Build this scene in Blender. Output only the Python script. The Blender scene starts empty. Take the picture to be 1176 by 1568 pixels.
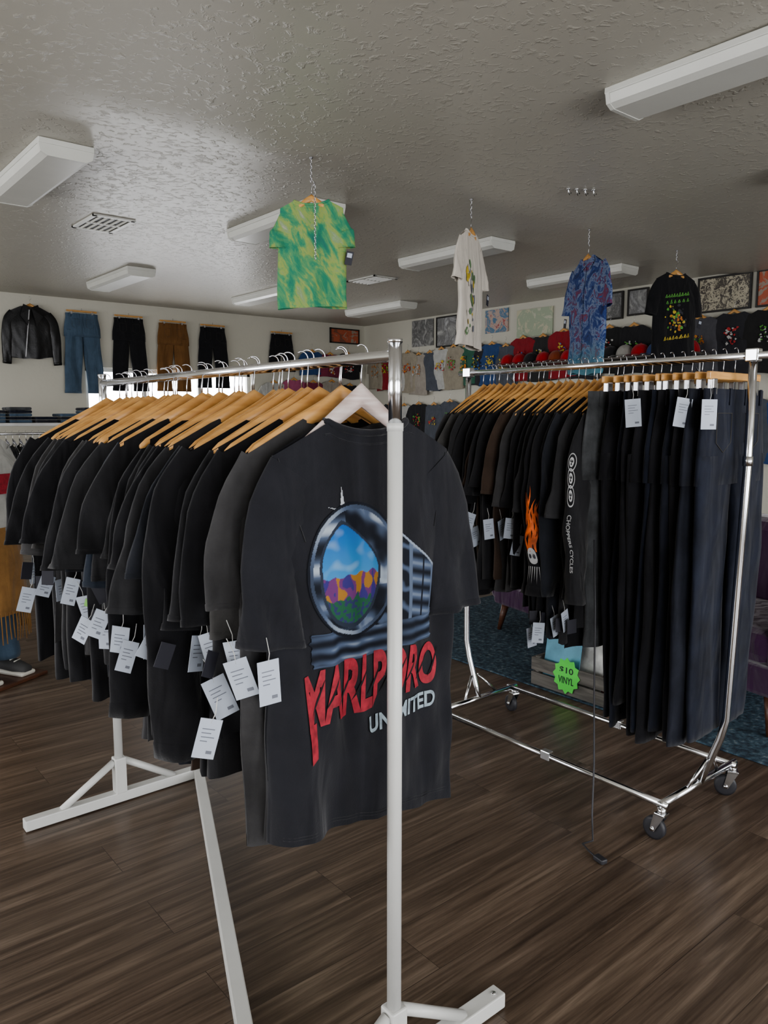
import bpy, math, random
from mathutils import Vector, Matrix, noise
import bmesh
R=random.Random(7)
V=Vector
# ------------------------------------------------------------ mesh builder
class MB:
    def __init__(s): s.v=[];s.f=[];s.m=[];s.sm=[];s.col=None
    def add(s,verts,faces,mi=0,M=None,smooth=True):
        o=len(s.v)
        if M is None: s.v+= [tuple(p) for p in verts]
        else: s.v+= [tuple(M@V(p)) for p in verts]
        for f in faces:
            s.f.append(tuple(i+o for i in f)); s.m.append(mi); s.sm.append(smooth)
    def loft(s,rings,mi=0,M=None,caps=True,smooth=True,closed=True):
        n=len(rings[0]); vs=[p for r in rings for p in r]; fs=[]
        for i in range(len(rings)-1):
            for j in range(n if closed else n-1):
                k=(j+1)%n
                fs.append((i*n+j,i*n+k,(i+1)*n+k,(i+1)*n+j))
        if caps and closed:
            fs.append(tuple(range(n-1,-1,-1))); b=(len(rings)-1)*n
            fs.append(tuple(range(b,b+n)))
        s.add(vs,fs,mi,M,smooth)
    def tube(s,path,r,n=8,mi=0,M=None,caps=True):
        P=[V(p) for p in path]; rings=[]
        t=(P[1]-P[0]).normalized()
        a=V((0,0,1)) if abs(t.z)<.9 else V((1,0,0))
        u=t.cross(a).normalized()
        for i,p in enumerate(P):
            if i==0: t=P[1]-P[0]
            elif i==len(P)-1: t=P[-1]-P[-2]
            else: t=(P[i+1]-P[i]).normalized()+(P[i]-P[i-1]).normalized()
            t=t.normalized()
            u=(u-t*u.dot(t)).normalized(); w=t.cross(u)
            rr=r[i] if isinstance(r,(list,tuple)) else r
            rings.append([p+(u*math.cos(q)+w*math.sin(q))*rr for q in [2*math.pi*j/n for j in range(n)]])
        s.loft(rings,mi,M,caps)
    def box(s,lo,hi,mi=0,M=None,bev=0.0):
        lo=V(lo);hi=V(hi)
        bm=bmesh.new(); bmesh.ops.create_cube(bm,size=1)
        c=(lo+hi)/2;d=hi-lo
        for v in bm.verts: v.co=V((v.co.x*d.x+c.x,v.co.y*d.y+c.y,v.co.z*d.z+c.z))
        if bev>0: bmesh.ops.bevel(bm,geom=bm.edges[:],offset=bev,segments=2,profile=.5,affect='EDGES')
        bm.verts.index_update()
        s.add([v.co.copy() for v in bm.verts],[[v.index for v in f.verts] for f in bm.faces],mi,M,False)
        bm.free()
    def obj(s,name,mats,parent=None,loc=None):
        me=bpy.data.meshes.new(name); me.from_pydata(s.v,[],s.f)
        for m in mats: me.materials.append(m)
        me.polygons.foreach_set('material_index',s.m)
        me.polygons.foreach_set('use_smooth',s.sm)
        if s.col is not None:
            ca=me.color_attributes.new('Col','FLOAT_COLOR','POINT')
            flat=[]
            for c in s.col: flat+= [c[0],c[1],c[2],1.0]
            ca.data.foreach_set('color',flat)
        me.update()
        o=bpy.data.objects.new(name,me); bpy.context.scene.collection.objects.link(o)
        if parent: o.parent=parent
        return o
def empty(name,loc=(0,0,0)):
    e=bpy.data.objects.new(name,None); e.location=loc; e.empty_display_size=.1
    bpy.context.scene.collection.objects.link(e); return e
def T(x,y,z,rz=0,rx=0,ry=0,s=1):
    return Matrix.Translation((x,y,z))@Matrix.Rotation(rz,4,'Z')@Matrix.Rotation(ry,4,'Y')@Matrix.Rotation(rx,4,'X')@Matrix.Scale(s,4)
# ------------------------------------------------------------ materials
def newmat(name):
    m=bpy.data.materials.new(name); m.use_nodes=True
    nt=m.node_tree; b=nt.nodes['Principled BSDF']; return m,nt,b
def ramp(nt,stops,interp='LINEAR'):
    r=nt.nodes.new('ShaderNodeValToRGB'); r.color_ramp.interpolation=interp
    e=r.color_ramp.elements
    e[0].position=stops[0][0]; e[0].color=(*stops[0][1],1)
    e[1].position=stops[-1][0]; e[1].color=(*stops[-1][1],1)
    for p,c in stops[1:-1]:
        q=e.new(p); q.color=(*c,1)
    return r
def coords(nt,scale=(1,1,1),rot=(0,0,0)):
    t=nt.nodes.new('ShaderNodeTexCoord'); mp=nt.nodes.new('ShaderNodeMapping')
    mp.inputs['Scale'].default_value=scale; mp.inputs['Rotation'].default_value=rot
    nt.links.new(t.outputs['Object'],mp.inputs[0]); return mp.outputs[0]
def noi(nt,vec,scale,detail=4,dist=0,rough=.5):
    n=nt.nodes.new('ShaderNodeTexNoise'); n.inputs['Scale'].default_value=scale
    n.inputs['Detail'].default_value=detail; n.inputs['Distortion'].default_value=dist
    n.inputs['Roughness'].default_value=rough
    nt.links.new(vec,n.inputs['Vector']); return n
def bump(nt,b,h,strength,dist=.01):
    bp=nt.nodes.new('ShaderNodeBump'); bp.inputs['Strength'].default_value=strength
    bp.inputs['Distance'].default_value=dist
    nt.links.new(h,bp.inputs['Height']); nt.links.new(bp.outputs[0],b.inputs['Normal']); return bp
def plain(name,c,rough=.5,metal=0,var=.12,scale=6,bs=0.0,bscale=80):
    m,nt,b=newmat(name)
    v=coords(nt)
    n=noi(nt,v,scale,4)
    r=ramp(nt,[(.3,tuple(x*(1-var) for x in c)),(.7,tuple(min(1,x*(1+var)) for x in c))])
    nt.links.new(n.outputs['Fac'],r.inputs[0]); nt.links.new(r.outputs[0],b.inputs['Base Color'])
    b.inputs['Roughness'].default_value=rough; b.inputs['Metallic'].default_value=metal
    if bs>0:
        n2=noi(nt,v,bscale,3); bump(nt,b,n2.outputs['Fac'],bs,.005)
    return m
def fabric(name,c,var=.25,rough=.88,sheen=.2,worn=14,wr=.5):
    m,nt,b=newmat(name); v=coords(nt)
    n=noi(nt,v,worn,6,0,.65)
    r=ramp(nt,[(.3,tuple(x*(1-var) for x in c)),(.72,tuple(min(1,x*(1+var)) for x in c))])
    nt.links.new(n.outputs['Fac'],r.inputs[0]); nt.links.new(r.outputs[0],b.inputs['Base Color'])
    b.inputs['Roughness'].default_value=rough
    b.inputs['Sheen Weight'].default_value=sheen; b.inputs['Sheen Roughness'].default_value=.5
    b.inputs['Specular IOR Level'].default_value=.22
    v2=coords(nt,(1,1,.3)); n2=noi(nt,v2,14,2,.6,.45)
    bp=bump(nt,b,n2.outputs['Fac'],wr,.035)
    n3=noi(nt,v,260,2); b2=nt.nodes.new('ShaderNodeBump'); b2.inputs['Strength'].default_value=.2; b2.inputs['Distance'].default_value=.002
    nt.links.new(n3.outputs['Fac'],b2.inputs['Height']); nt.links.new(bp.outputs[0],b2.inputs['Normal']); nt.links.new(b2.outputs[0],b.inputs['Normal'])
    return m
chrome=plain('chrome',(.70,.71,.73),.16,1,.05)
steel=plain('hook_steel',(.5,.5,.52),.25,1,.05)
whitemetal=plain('white_powder_coat',(.55,.55,.53),.38,0,.04,8,.05,200)
rubber=plain('dark_rubber',(.03,.03,.035),.5)
paper=plain('tag_paper',(.43,.47,.54),.7,0,.05)
ink=plain('ink',(.03,.03,.04),.7); faint=plain('faint_ink',(.16,.17,.2),.7)
tagstring=plain('tag_string',(.5,.5,.48),.8)
def woodmat(name,c1,c2,rough=.4,sc=(6,6,60)):
    m,nt,b=newmat(name); v=coords(nt,sc); n=noi(nt,v,1.5,5,.6)
    r=ramp(nt,[(.3,c1),(.7,c2)]); nt.links.new(n.outputs['Fac'],r.inputs[0])
    nt.links.new(r.outputs[0],b.inputs['Base Color']); b.inputs['Roughness'].default_value=rough; return m
hangwood=woodmat('hanger_maple',(.46,.235,.075),(.62,.35,.125),.35,(8,8,40))
palewood=woodmat('pale_hanger',(.42,.32,.29),(.60,.53,.50),.45)
darkwood=woodmat('walnut_leg',(.07,.03,.018),(.13,.055,.03),.4)
cratewood=woodmat('weathered_crate_wood',(.09,.085,.075),(.2,.185,.165),.7,(30,3,30))
framewood=woodmat('frame_black',(.012,.011,.010),(.03,.027,.024),.4)
def wallmat():
    m,nt,b=newmat('painted_wall'); v=coords(nt)
    n=noi(nt,v,.7,3); r=ramp(nt,[(.3,(.50,.485,.415)),(.7,(.58,.56,.485))])
    nt.links.new(n.outputs['Fac'],r.inputs[0]); nt.links.new(r.outputs[0],b.inputs['Base Color'])
    b.inputs['Roughness'].default_value=.6
    n2=noi(nt,v,25,4); bump(nt,b,n2.outputs['Fac'],.15,.01); return m
def ceilmat():
    m,nt,b=newmat('knockdown_ceiling'); v=coords(nt)
    n=noi(nt,v,.5,3); r=ramp(nt,[(.3,(.43,.41,.355)),(.7,(.49,.47,.415))])
    nt.links.new(n.outputs['Fac'],r.inputs[0]); nt.links.new(r.outputs[0],b.inputs['Base Color'])
    b.inputs['Roughness'].default_value=.38
    n2=noi(nt,v,24,4,.5,.55)
    rr=ramp(nt,[(.54,(0,0,0)),(.68,(1,1,1))]); nt.links.new(n2.outputs['Fac'],rr.inputs[0])
    bump(nt,b,rr.outputs[0],.42,.007); return m
def floormat():
    m,nt,b=newmat('wood_plank_floor')
    t=nt.nodes.new('ShaderNodeTexCoord')
    br=nt.nodes.new('ShaderNodeTexBrick'); br.offset=.37; br.offset_frequency=2
    br.inputs['Color1'].default_value=(.2,.2,.2,1); br.inputs['Color2'].default_value=(.8,.8,.8,1)
    br.inputs['Mortar'].default_value=(0,0,0,1); br.inputs['Scale'].default_value=1
    br.inputs['Mortar Size'].default_value=.0010; br.inputs['Brick Width'].default_value=1.22
    br.inputs['Row Height'].default_value=.18; br.inputs['Bias'].default_value=0
    nt.links.new(t.outputs['Object'],br.inputs['Vector'])
    cx=nt.nodes.new('ShaderNodeCombineXYZ'); mul=nt.nodes.new('ShaderNodeMath'); mul.operation='MULTIPLY'; mul.inputs[1].default_value=37
    sx=nt.nodes.new('ShaderNodeSeparateColor'); nt.links.new(br.outputs['Color'],sx.inputs[0])
    nt.links.new(sx.outputs[0],mul.inputs[0]); nt.links.new(mul.outputs[0],cx.inputs[2])
    def grain(scl,sc,det,dist):
        add=nt.nodes.new('ShaderNodeVectorMath'); add.operation='ADD'
        mp=nt.nodes.new('ShaderNodeMapping'); mp.inputs['Scale'].default_value=scl
        nt.links.new(t.outputs['Object'],mp.inputs[0]); nt.links.new(mp.outputs[0],add.inputs[0]); nt.links.new(cx.outputs[0],add.inputs[1])
        return noi(nt,add.outputs[0],sc,det,dist,.58)
    g=grain((.9,15,1),1.6,6,.8); g2=grain((2.2,75,1),2.0,4,.3)
    r=ramp(nt,[(.27,(.060,.042,.031)),(.42,(.098,.070,.051)),(.55,(.138,.101,.075)),(.74,(.235,.182,.138))])
    nt.links.new(g.outputs['Fac'],r.inputs[0])
    mx0=nt.nodes.new('ShaderNodeMix'); mx0.data_type='RGBA'; mx0.blend_type='MULTIPLY'; mx0.inputs['Factor'].default_value=.65
    rg=ramp(nt,[(.35,(.6,.58,.56)),(.6,(1.1,1.1,1.1))]); nt.links.new(g2.outputs['Fac'],rg.inputs[0])
    nt.links.new(r.outputs[0],mx0.inputs['A']); nt.links.new(rg.outputs[0],mx0.inputs['B'])
    mx=nt.nodes.new('ShaderNodeMix'); mx.data_type='RGBA'; mx.blend_type='MULTIPLY'; mx.inputs['Factor'].default_value=1
    r2=ramp(nt,[(0,(.45,.45,.45)),(.15,(.90,.90,.90)),(1,(1.05,1.04,1.02))]); nt.links.new(sx.outputs[0],r2.inputs[0])
    nt.links.new(mx0.outputs['Result'],mx.inputs['A']); nt.links.new(r2.outputs[0],mx.inputs['B'])
    nt.links.new(mx.outputs['Result'],b.inputs['Base Color'])
    r3=ramp(nt,[(.3,(.38,.38,.38)),(.7,(.28,.28,.28))]); nt.links.new(g.outputs['Fac'],r3.inputs[0])
    nt.links.new(r3.outputs[0],b.inputs['Roughness'])
    bump(nt,b,g2.outputs['Fac'],.08,.003); return m
M_wall=wallmat(); M_ceil=ceilmat(); M_floor=floormat()
trimw=plain('white_trim',(.6,.6,.57),.45)
# ------------------------------------------------------------ room
X0,X1,Y0,Y1,H=-3.5,8.05,-3.5,10.25,2.85
m=MB(); m.box((X0-.2,Y0-.2,-.1),(X1+.2,Y1+.2,0)); m.obj('floor',[M_floor])
m=MB()
prof=[(Y0-.2,2.93),(2.4,2.86),(3.3,2.845),(3.62,2.825),(3.70,2.820),(3.88,2.820),(3.95,2.825),(4.2,2.85),(Y1+.2,2.85)]
N=len(prof)
vs=[(X0-.2,y,z) for y,z in prof]+[(X1+.2,y,z) for y,z in prof]
vs+=[(X0-.2,y,3.05) for y,z in prof]+[(X1+.2,y,3.05) for y,z in prof]
m.add(vs,[(i,i+1,N+i+1,N+i) for i in range(N-1)],0,None,True)
fs=[(2*N+i,3*N+i,3*N+i+1,2*N+i+1) for i in range(N-1)]
fs+=[(0,N,3*N,2*N),(N-1,3*N-1,4*N-1,2*N-1)]+[(i,2*N+i,2*N+i+1,i+1) for i in range(N-1)]+[(N+i,N+i+1,3*N+i+1,3*N+i) for i in range(N-1)]
m.add(vs,fs,0,None,False); m.obj('ceiling',[M_ceil])
def wall(name,axis,pos,lo,hi,openings,th=.18,out=1):
    m=MB(); cuts=sorted(openings)
    def bx(a,b,z0,z1):
        p0,p1=(pos,pos+th*out) if out>0 else (pos+th*out,pos)
        if axis=='x': m.box((p0,a,z0),(p1,b,z1))
        else: m.box((a,p0,z0),(b,p1,z1))
    cur=lo
    for (a,b,z0,z1) in cuts:
        bx(cur,a,0,2.95); 
        if z0>0: bx(a,b,0,z0)
        bx(a,b,z1,2.95); cur=b
    bx(cur,hi,0,2.95); return m.obj(name,[M_wall])
wall('wall_back','y',Y1,X0-.18,X1+.18,[(3.45,5.9,.95,2.0)])
wall('wall_right','x',X1,Y0,Y1,[])
wall('wall_left','x',X0,Y0,Y1,[(1.0,4.2,.5,2.4),(5.2,8.6,.5,2.4)],out=-1)
wall('wall_front','y',Y0,X0-.18,X1+.18,[(-2.5,1.0,.3,2.5),(2.0,5.5,.3,2.5)],out=-1)
def window(name,axis,pos,a,b,z0,z1,nm=2):
    m=MB(); w=.05
    def bx(p,q,r,s,d=.06):
        if axis=='x': m.box((pos-d/2,p,r),(pos+d/2,q,s),0,None,.004)
        else: m.box((p,pos-d/2,r),(q,pos+d/2,s),0,None,.004)
    bx(a,b,z0,z0+w);bx(a,b,z1-w,z1);bx(a,a+w,z0,z1);bx(b-w,b,z0,z1)
    for i in range(1,nm):
        c=a+(b-a)*i/nm; bx(c-w/2,c+w/2,z0,z1,.05)
    return m.obj(name,[trimw])
window('window_1','y',Y1+.09,3.45,5.9,.95,2.0,3)
window('window_2','x',X0-.09,1.0,4.2,.5,2.4,3)
window('window_3','x',X0-.09,5.2,8.6,.5,2.4,3)
window('window_4','y',Y0-.09,-2.5,1.0,.3,2.5,3)
window('window_5','y',Y0-.09,2.0,5.5,.3,2.5,3)
for nm,lo,hi in [('baseboard_back',(X0,Y1-.015,0),(X1,Y1,.1)),('baseboard_right',(X1-.015,Y0,0),(X1,Y1-.015,.1)),
                 ('baseboard_left',(X0,Y0,0),(X0+.015,Y1-.015,.1)),('baseboard_front',(X0+.015,Y0,0),(X1-.015,Y0+.015,.1))]:
    m=MB(); m.box(lo,hi,0,None,.003); m.obj(nm,[trimw])
def portal(loc,rot,sx,sy):
    l=bpy.data.lights.new('window_daylight','AREA'); l.shape='RECTANGLE'; l.size=sx; l.size_y=sy
    l.cycles.is_portal=True
    o=bpy.data.objects.new('window_daylight',l); o.location=loc; o.rotation_euler=rot
    bpy.context.scene.collection.objects.link(o)
h=math.pi/2
portal((4.675,Y1+.05,1.475),(-h,0,0),2.45,1.05)
portal((X0-.05,2.6,1.45),(0,-h,0),1.9,3.2); portal((X0-.05,6.9,1.45),(0,-h,0),1.9,3.4)
portal((-.75,Y0-.05,1.4),(h,0,0),3.5,2.2); portal((3.75,Y0-.05,1.4),(h,0,0),3.5,2.2)
w=bpy.data.worlds.new('overcast_sky'); bpy.context.scene.world=w; w.use_nodes=True
bg=w.node_tree.nodes['Background']; bg.inputs[0].default_value=(.96,.97,1,1); bg.inputs[1].default_value=7.5
# ------------------------------------------------------------ ceiling fixtures
lens_m=plain('light_diffuser',(.60,.60,.56),.35,0,.03)
housing=plain('light_housing',(.57,.57,.53),.4,0,.03)
def fixture(x,y,zc=2.85):
    m=MB()
    m.box((x-.15,y-.60,zc-.03),(x+.15,y+.60,zc+.0),0,None,.004)
    pr=[(-.145,zc-.028),(-.135,zc-.07),(-.10,zc-.088),(.10,zc-.088),(.135,zc-.07),(.145,zc-.028)]
    m.loft([[V((x+p,yy,z)) for p,z in pr] for yy in (y-.58,y+.58)],1,None,True,False)
    for yy in (y-.595,y+.575):
        pr2=[(p*1.03,z-(.003 if z<zc-.03 else 0)) for p,z in pr]
        m.loft([[V((x+p,q,z)) for p,z in pr2] for q in (yy,yy+.02)],0,None,True,False)
    return m.obj('fluorescent_ceiling_light',[housing,lens_m])
for a,b in [(1.48,5.12),(3.25,5.14),(5.06,5.14),(6.88,5.10),(3.2,8.3),(5.0,8.3),(6.78,8.3)]: fixture(a,b,2.849)
for a,b in [(3.34,1.66),(5.1,1.66),(1.54,1.66)]: fixture(a,b,2.865)
def vent(x,y,name='ceiling_vent'):
    m=MB(); z=2.849
    m.box((x-.16,y-.25,z-.012),(x+.16,y-.22,z));m.box((x-.16,y+.22,z-.012),(x+.16,y+.25,z))
    m.box((x-.16,y-.25,z-.012),(x-.13,y+.25,z));m.box((x+.13,y-.25,z-.012),(x+.16,y+.25,z))
    m.box((x-.13,y-.22,z-.002),(x+.13,y+.22,z),1)
    for i in range(5):
        t=x-.10+i*.05
        m.box((-.008,-.22,-.0012),(.008,.22,.0012),0,T(t,y,z-.009,0,0,.9))
    m.box((x-.13,y-.01,z-.013),(x+.13,y+.01,z))
    m.obj(name,[housing,rubber])
vent(2.27,6.18); vent(5.42,6.77)
# ------------------------------------------------------------ garments
def sgn(a): return 1 if a>=0 else -1
def sstep(a,b,x):
    t=max(0,min(1,(x-a)/(b-a))); return t*t*(3-2*t)
NH=.098
def ztop(x,side,slope):
    ax=abs(x)
    if ax<NH:
        d=.024 if side<0 else .09
        return -d*(1-(ax/NH)**2)**.8
    return -(ax-NH)*slope
def tee_surf(x,z,side,p):
    zt=ztop(x,side,p['slope']); L=p['L']
    v=max(0,min(1,(zt-z)/(zt+L)))
    w_=tee_w(v,p); c=max(-1,min(1,x/w_)); s=(1-c*c)**.3
    return side*tee_t(v,p)*s+tee_d(x,z,v,p,side)
def tee_w(v,p): return p['hw']*(.93+.07*sstep(0,.3,v)+p.get('flare',.02)*v)
def tee_t(v,p): return .0105+p['t']*sstep(0,.35,v)
def tee_d(x,z,v,p,side):
    s=p['seed']; q=p['fine']
    f=noise.noise(V((x*8+s*3.1,z*.8,s)))*1.0+noise.noise(V((x*20+s+z*3,z*1.8,s*2)))*q+side*.35*noise.noise(V((x*13-z*2,z*1.3,s+9)))
    f+=.3*noise.noise(V(((abs(x)-z*.5)*16,s,z*2)))
    return f*p['amp']*sstep(.03,.8,v)
def tee(m,M,mi,hw=.24,L=.76,t=.014,amp=.02,seed=0,sl=.38,slope=.5,flare=.02,nth=40,nv=18,collar=None,long=False,sy=0,slthick=.016,sw=0.0,splay=1.0,tilt=0.0,fine=.4):
    p=dict(hw=hw,L=L,t=t,amp=amp,seed=seed,slope=slope,flare=flare,fine=fine)
    rings=[]
    for i in range(nv+1):
        v=i/nv; ring=[]
        for j in range(nth):
            th=2*math.pi*(j+.5)/nth; c=math.cos(th); sn=math.sin(th); side=sgn(sn)
            w_=tee_w(v,p); x=w_*sgn(c)*abs(c)**.85
            zt=ztop(x,side,slope); hem=-L-tilt*x-.012*math.cos(x*9+seed)*.8-.014*noise.noise(V((x*6,seed,0)))-side*.012*noise.noise(V((seed,x*5,2)))
            z=zt+(hem-zt)*v
            y=tee_surf(x,z,side,p)
            x+=.012*v*noise.noise(V((z*4,seed,sgn(c)*3)))
            ring.append(V((x,y,z)))
        rings.append(ring)
    m.loft(rings,mi,M,False)
    if collar is not None:
        for rr_,dz in ((.0075,.002),(.0016,-.020)):
            path=[]
            for j in range(25):
                th=2*math.pi*j/24; x=(NH+(.0 if dz>0 else .012))*1.02*math.cos(th); side=sgn(math.sin(th))
                z=ztop(x*.98,side,slope)+dz
                if dz>0: path.append((x,side*.010*abs(math.sin(th))**.5,z))
                elif side<0: path.append((x,tee_surf(x,z,-1,p),z))
            m.tube(path,rr_,8,collar,M,False)
    k=hw/.24
    if long: pts=[(.145,-.115,.10),(.200,-.19,.092),(.232,-.33,.074),(.240,-.52,.058),(.238,-.70,.046)]
    else:
        q=sl/.38; pts=[(.145,-.115,.098),(.192,-.175,.092),(.226,-.25*q,.078),(.242,-.31*q,.070),(.249,-.37*q,.067)]
    def sp(s,prog,th,off=0.0):
        u=prog*(len(pts)-1); a=min(int(u),len(pts)-2); f=u-a
        P0=pts[max(a-1,0)];P1=pts[a];P2=pts[a+1];P3=pts[min(a+2,len(pts)-1)]
        def cr(q):
            return .5*((2*P1[q])+(-P0[q]+P2[q])*f+(2*P0[q]-5*P1[q]+4*P2[q]-P3[q])*f*f+(-P0[q]+3*P1[q]-3*P2[q]+P3[q])*f**3)
        cx,cz,hh=cr(0)*k,cr(1),cr(2)*k
        cx=cx+(splay-1)*prog*.08
        ang=math.radians(56+(84-56)*min(1,prog*1.6))
        ax=V((math.sin(ang),0,math.cos(ang)))
        e=math.cos(th)*(hh+off); yy=math.sin(th)*(slthick*(.6+.6*prog)+off)
        px=cx+ax.x*e; pz=cz+ax.z*e
        fo=(noise.noise(V((px*15+s*7,pz*2.5,seed*1.7+s)))+(.3+fine)*noise.noise(V((px*24-pz*8,pz*7,seed+s*3))))*amp*.9*prog
        return V((s*px,yy+fo+sy*prog*s+sw*prog,pz))
    for s in (-1,1):
        NI=12 if not long else 22; nn=24
        m.loft([[sp(s,i/NI,2*math.pi*j/nn) for j in range(nn)] for i in range(NI+1)],mi,M,False)
        m.loft([[sp(s,pr,2*math.pi*j/nn,o_) for j in range(nn)] for pr,o_ in ((.93,0),(.935,.0015),(1.0,.0015),(1.0,0))],mi,M,False)
    p['sp']=sp
    return p
def pants(m,M,mi,hw=.2,L=1.0,t=.022,amp=.012,seed=0,leg=.095,spread=0.0,stitch=None):
    def ring(cx,z,rx,ry,n=28,sd=0):
        out=[]
        for j in range(n):
            th=2*math.pi*j/n; c=math.cos(th); sn=math.sin(th)
            x=cx+rx*c; y=ry*sgn(sn)*abs(sn)**.6
            y+=(noise.noise(V((x*10+seed,z*1.1,seed+sd)))+.35*noise.noise(V((x*20+z*3,z*4,seed+sd))))*amp*min(1,-z*2)
            out.append(V((x,y,z)))
        return out
    m.loft([ring(0,z,hw*(1+.16*sstep(0,-.22,z) if z else 1),t*(.7+.5*min(1,-z*5))) for z in (0,-.02,-.04,-.06,-.12,-.18,-.24,-.29)],mi,M,True)
    m.loft([ring(0,z,hw*1.015,t*.85) for z in (.004,-.036)],mi,M,False)
    for s in (-1,1):
        rr=[]
        for i in range(33):
            f=i/32; z=-.2-(L-.2)*f
            lw=hw*.56*(1-f)+leg*f; cx=s*(hw*.56*(1-f)+(leg*.98+spread+.01)*f+.006*math.sin(f*5+seed))
            if f>.96: lw*=1.03
            rr.append(ring(cx,z,lw*(1+.018*math.sin(f*9+seed)),t*(1.1-.2*f)+.002*math.sin(f*9+seed*2),28,s*5))
        m.loft(rr,mi,M,True)
    if stitch is not None:
        for s in (-1,1):
            pk=[(.045,-.07),(.045,-.16),(.09,-.19),(.135,-.16),(.135,-.07),(.045,-.07)]
            m.tube([(s*a,-t*1.25,b) for a,b in pk],.0012,5,stitch,M)
        for k in (-.15,-.05,.05,.15):
            m.box((k-.006,-t*1.05,-.045),(k+.006,-t*.7,.006),mi,M)
def hook(m,M,h):
    r=.0165; path=[(0,0,-.068),(0,0,-.045)]
    for i in range(11):
        a=-math.pi/2+.15+i/10*(math.pi*1.15)
        path.append((r*math.cos(a),0,-.0035+r*math.sin(a)))
    m.tube(path,.0014,6,h,M)
def hanger(m,M,w=0,h=1,half=.215,thick=.013,big=1.15,slope=.110,bow=.010):
    rings=[]
    for i in range(-16,17):
        x=i/16*half; ax=abs(x)/half
        zc=-.083-slope*ax
        hh=(.019*(1-ax)+.009*ax)*big*(1 if ax<.99 else .5); tt=thick/2*(1-.1*ax)
        bw=bow*math.sin(min(1,ax/.5)*math.pi)
        rings.append([V((x,-bw+tt*math.cos(q)*1.0,zc+hh*math.sin(q))) for q in [2*math.pi*(j+.5)/8 for j in range(8)]])
    m.loft(rings,w,M); hook(m,M,h)
def cliphanger(m,M,w=0,h=1,half=.17):
    m.box((-half,-.007,-.088),(half,.007,-.064),w,M,.004)
    for s in (-1,1):
        m.box((s*(half-.03)-.014,-.010,-.135),(s*(half-.03)+.014,.010,-.085),h,M,.003)
    hook(m,M,h)
def tag(m,M,w=.05,hh=.088,pm=0,im=5,sm=2):
    m.tube([(0,0,.03),(.004,0,.0),(0,0,-.02)],.0009,4,sm,M)
    m.box((-w/2,-.0006,-.02-hh),(w/2,.0006,-.012),pm,M)
    for k,(a,b_) in enumerate([(-.32,.15),(-.32,.02),(-.3,.2),(-.3,-.08)]):
        z=-.032-k*.008
        m.box((a*w,-.0012,z-.0008),(b_*w+.1*w,-.0006,z+.0008),im,M)
    m.box((.08*w,-.0012,-.012-hh+.002),(.34*w,-.0006,-.012-hh+.008),im,M)
blacks=[fabric('faded_black_cotton_%d'%i,c,.25) for i,c in enumerate([(.0155,.0155,.0175),(.026,.026,.028),(.044,.043,.044),(.018,.020,.026),(.010,.010,.012),(.060,.058,.056),(.020,.027,.040),(.050,.033,.024)])]
neonc=plain('sale_sticker',(.2,.45,.1),.6)
TAGM=[paper,ink,tagstring,ink,neonc,faint]
# ------------------------------------------------------------ RACK 1 (white Z rack)
BX=.925; BY0=1.088; BY1=2.588; BZ=1.462
rack=empty('garment_rack',(0,0,0))
m=MB()
for y in (BY0,BY1):
    m.tube([(BX,y,.10),(BX,y,1.33)],.0145,20,0)
    m.tube([(BX,y,1.325),(BX,y,1.34)],.0155,20,0)
    m.tube([(BX,y,1.33),(BX,y,1.485)],.0125,20,1)
    m.tube([(BX,y,1.485),(BX,y,1.492)],.0135,20,1)
    m.box((BX-.02,y-.02,.035),(BX+.02,y+.02,.165),0,None,.004)
    m.box((BX-.32,y-.019,0.004),(BX+.32,y+.019,.04),0,None,.003)
    for s in (-1,1):
        m.tube([(BX+s*.018,y,.15),(BX+s*.2,y,.035)],.0125,10,0)
    m.tube([(BX+.297,y-.002,.0405),(BX+.297,y-.002,.0425)],.006,10,1)
a=V((BX+.30,BY1,.021)); b=V((BX-.30,BY0,.021)); d=(b-a); ang=math.atan2(d.y,d.x)
m.box((0,-.018,-.017),(d.length,.018,.019),0,Matrix.Translation(a)@Matrix.Rotation(ang,4,'Z'),.003)
m.tube([(BX,BY0-.0,BZ),(BX,BY1,BZ)],.0115,16,1)
m.obj('frame',[whitemetal,chrome],rack)
hm=MB(); sm_=MB(); tm=MB()
DROP=.113
n=36
ys=[BY0+.165+i*(1.29/n)+R.uniform(-.006,.006) for i in range(n)]
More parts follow.
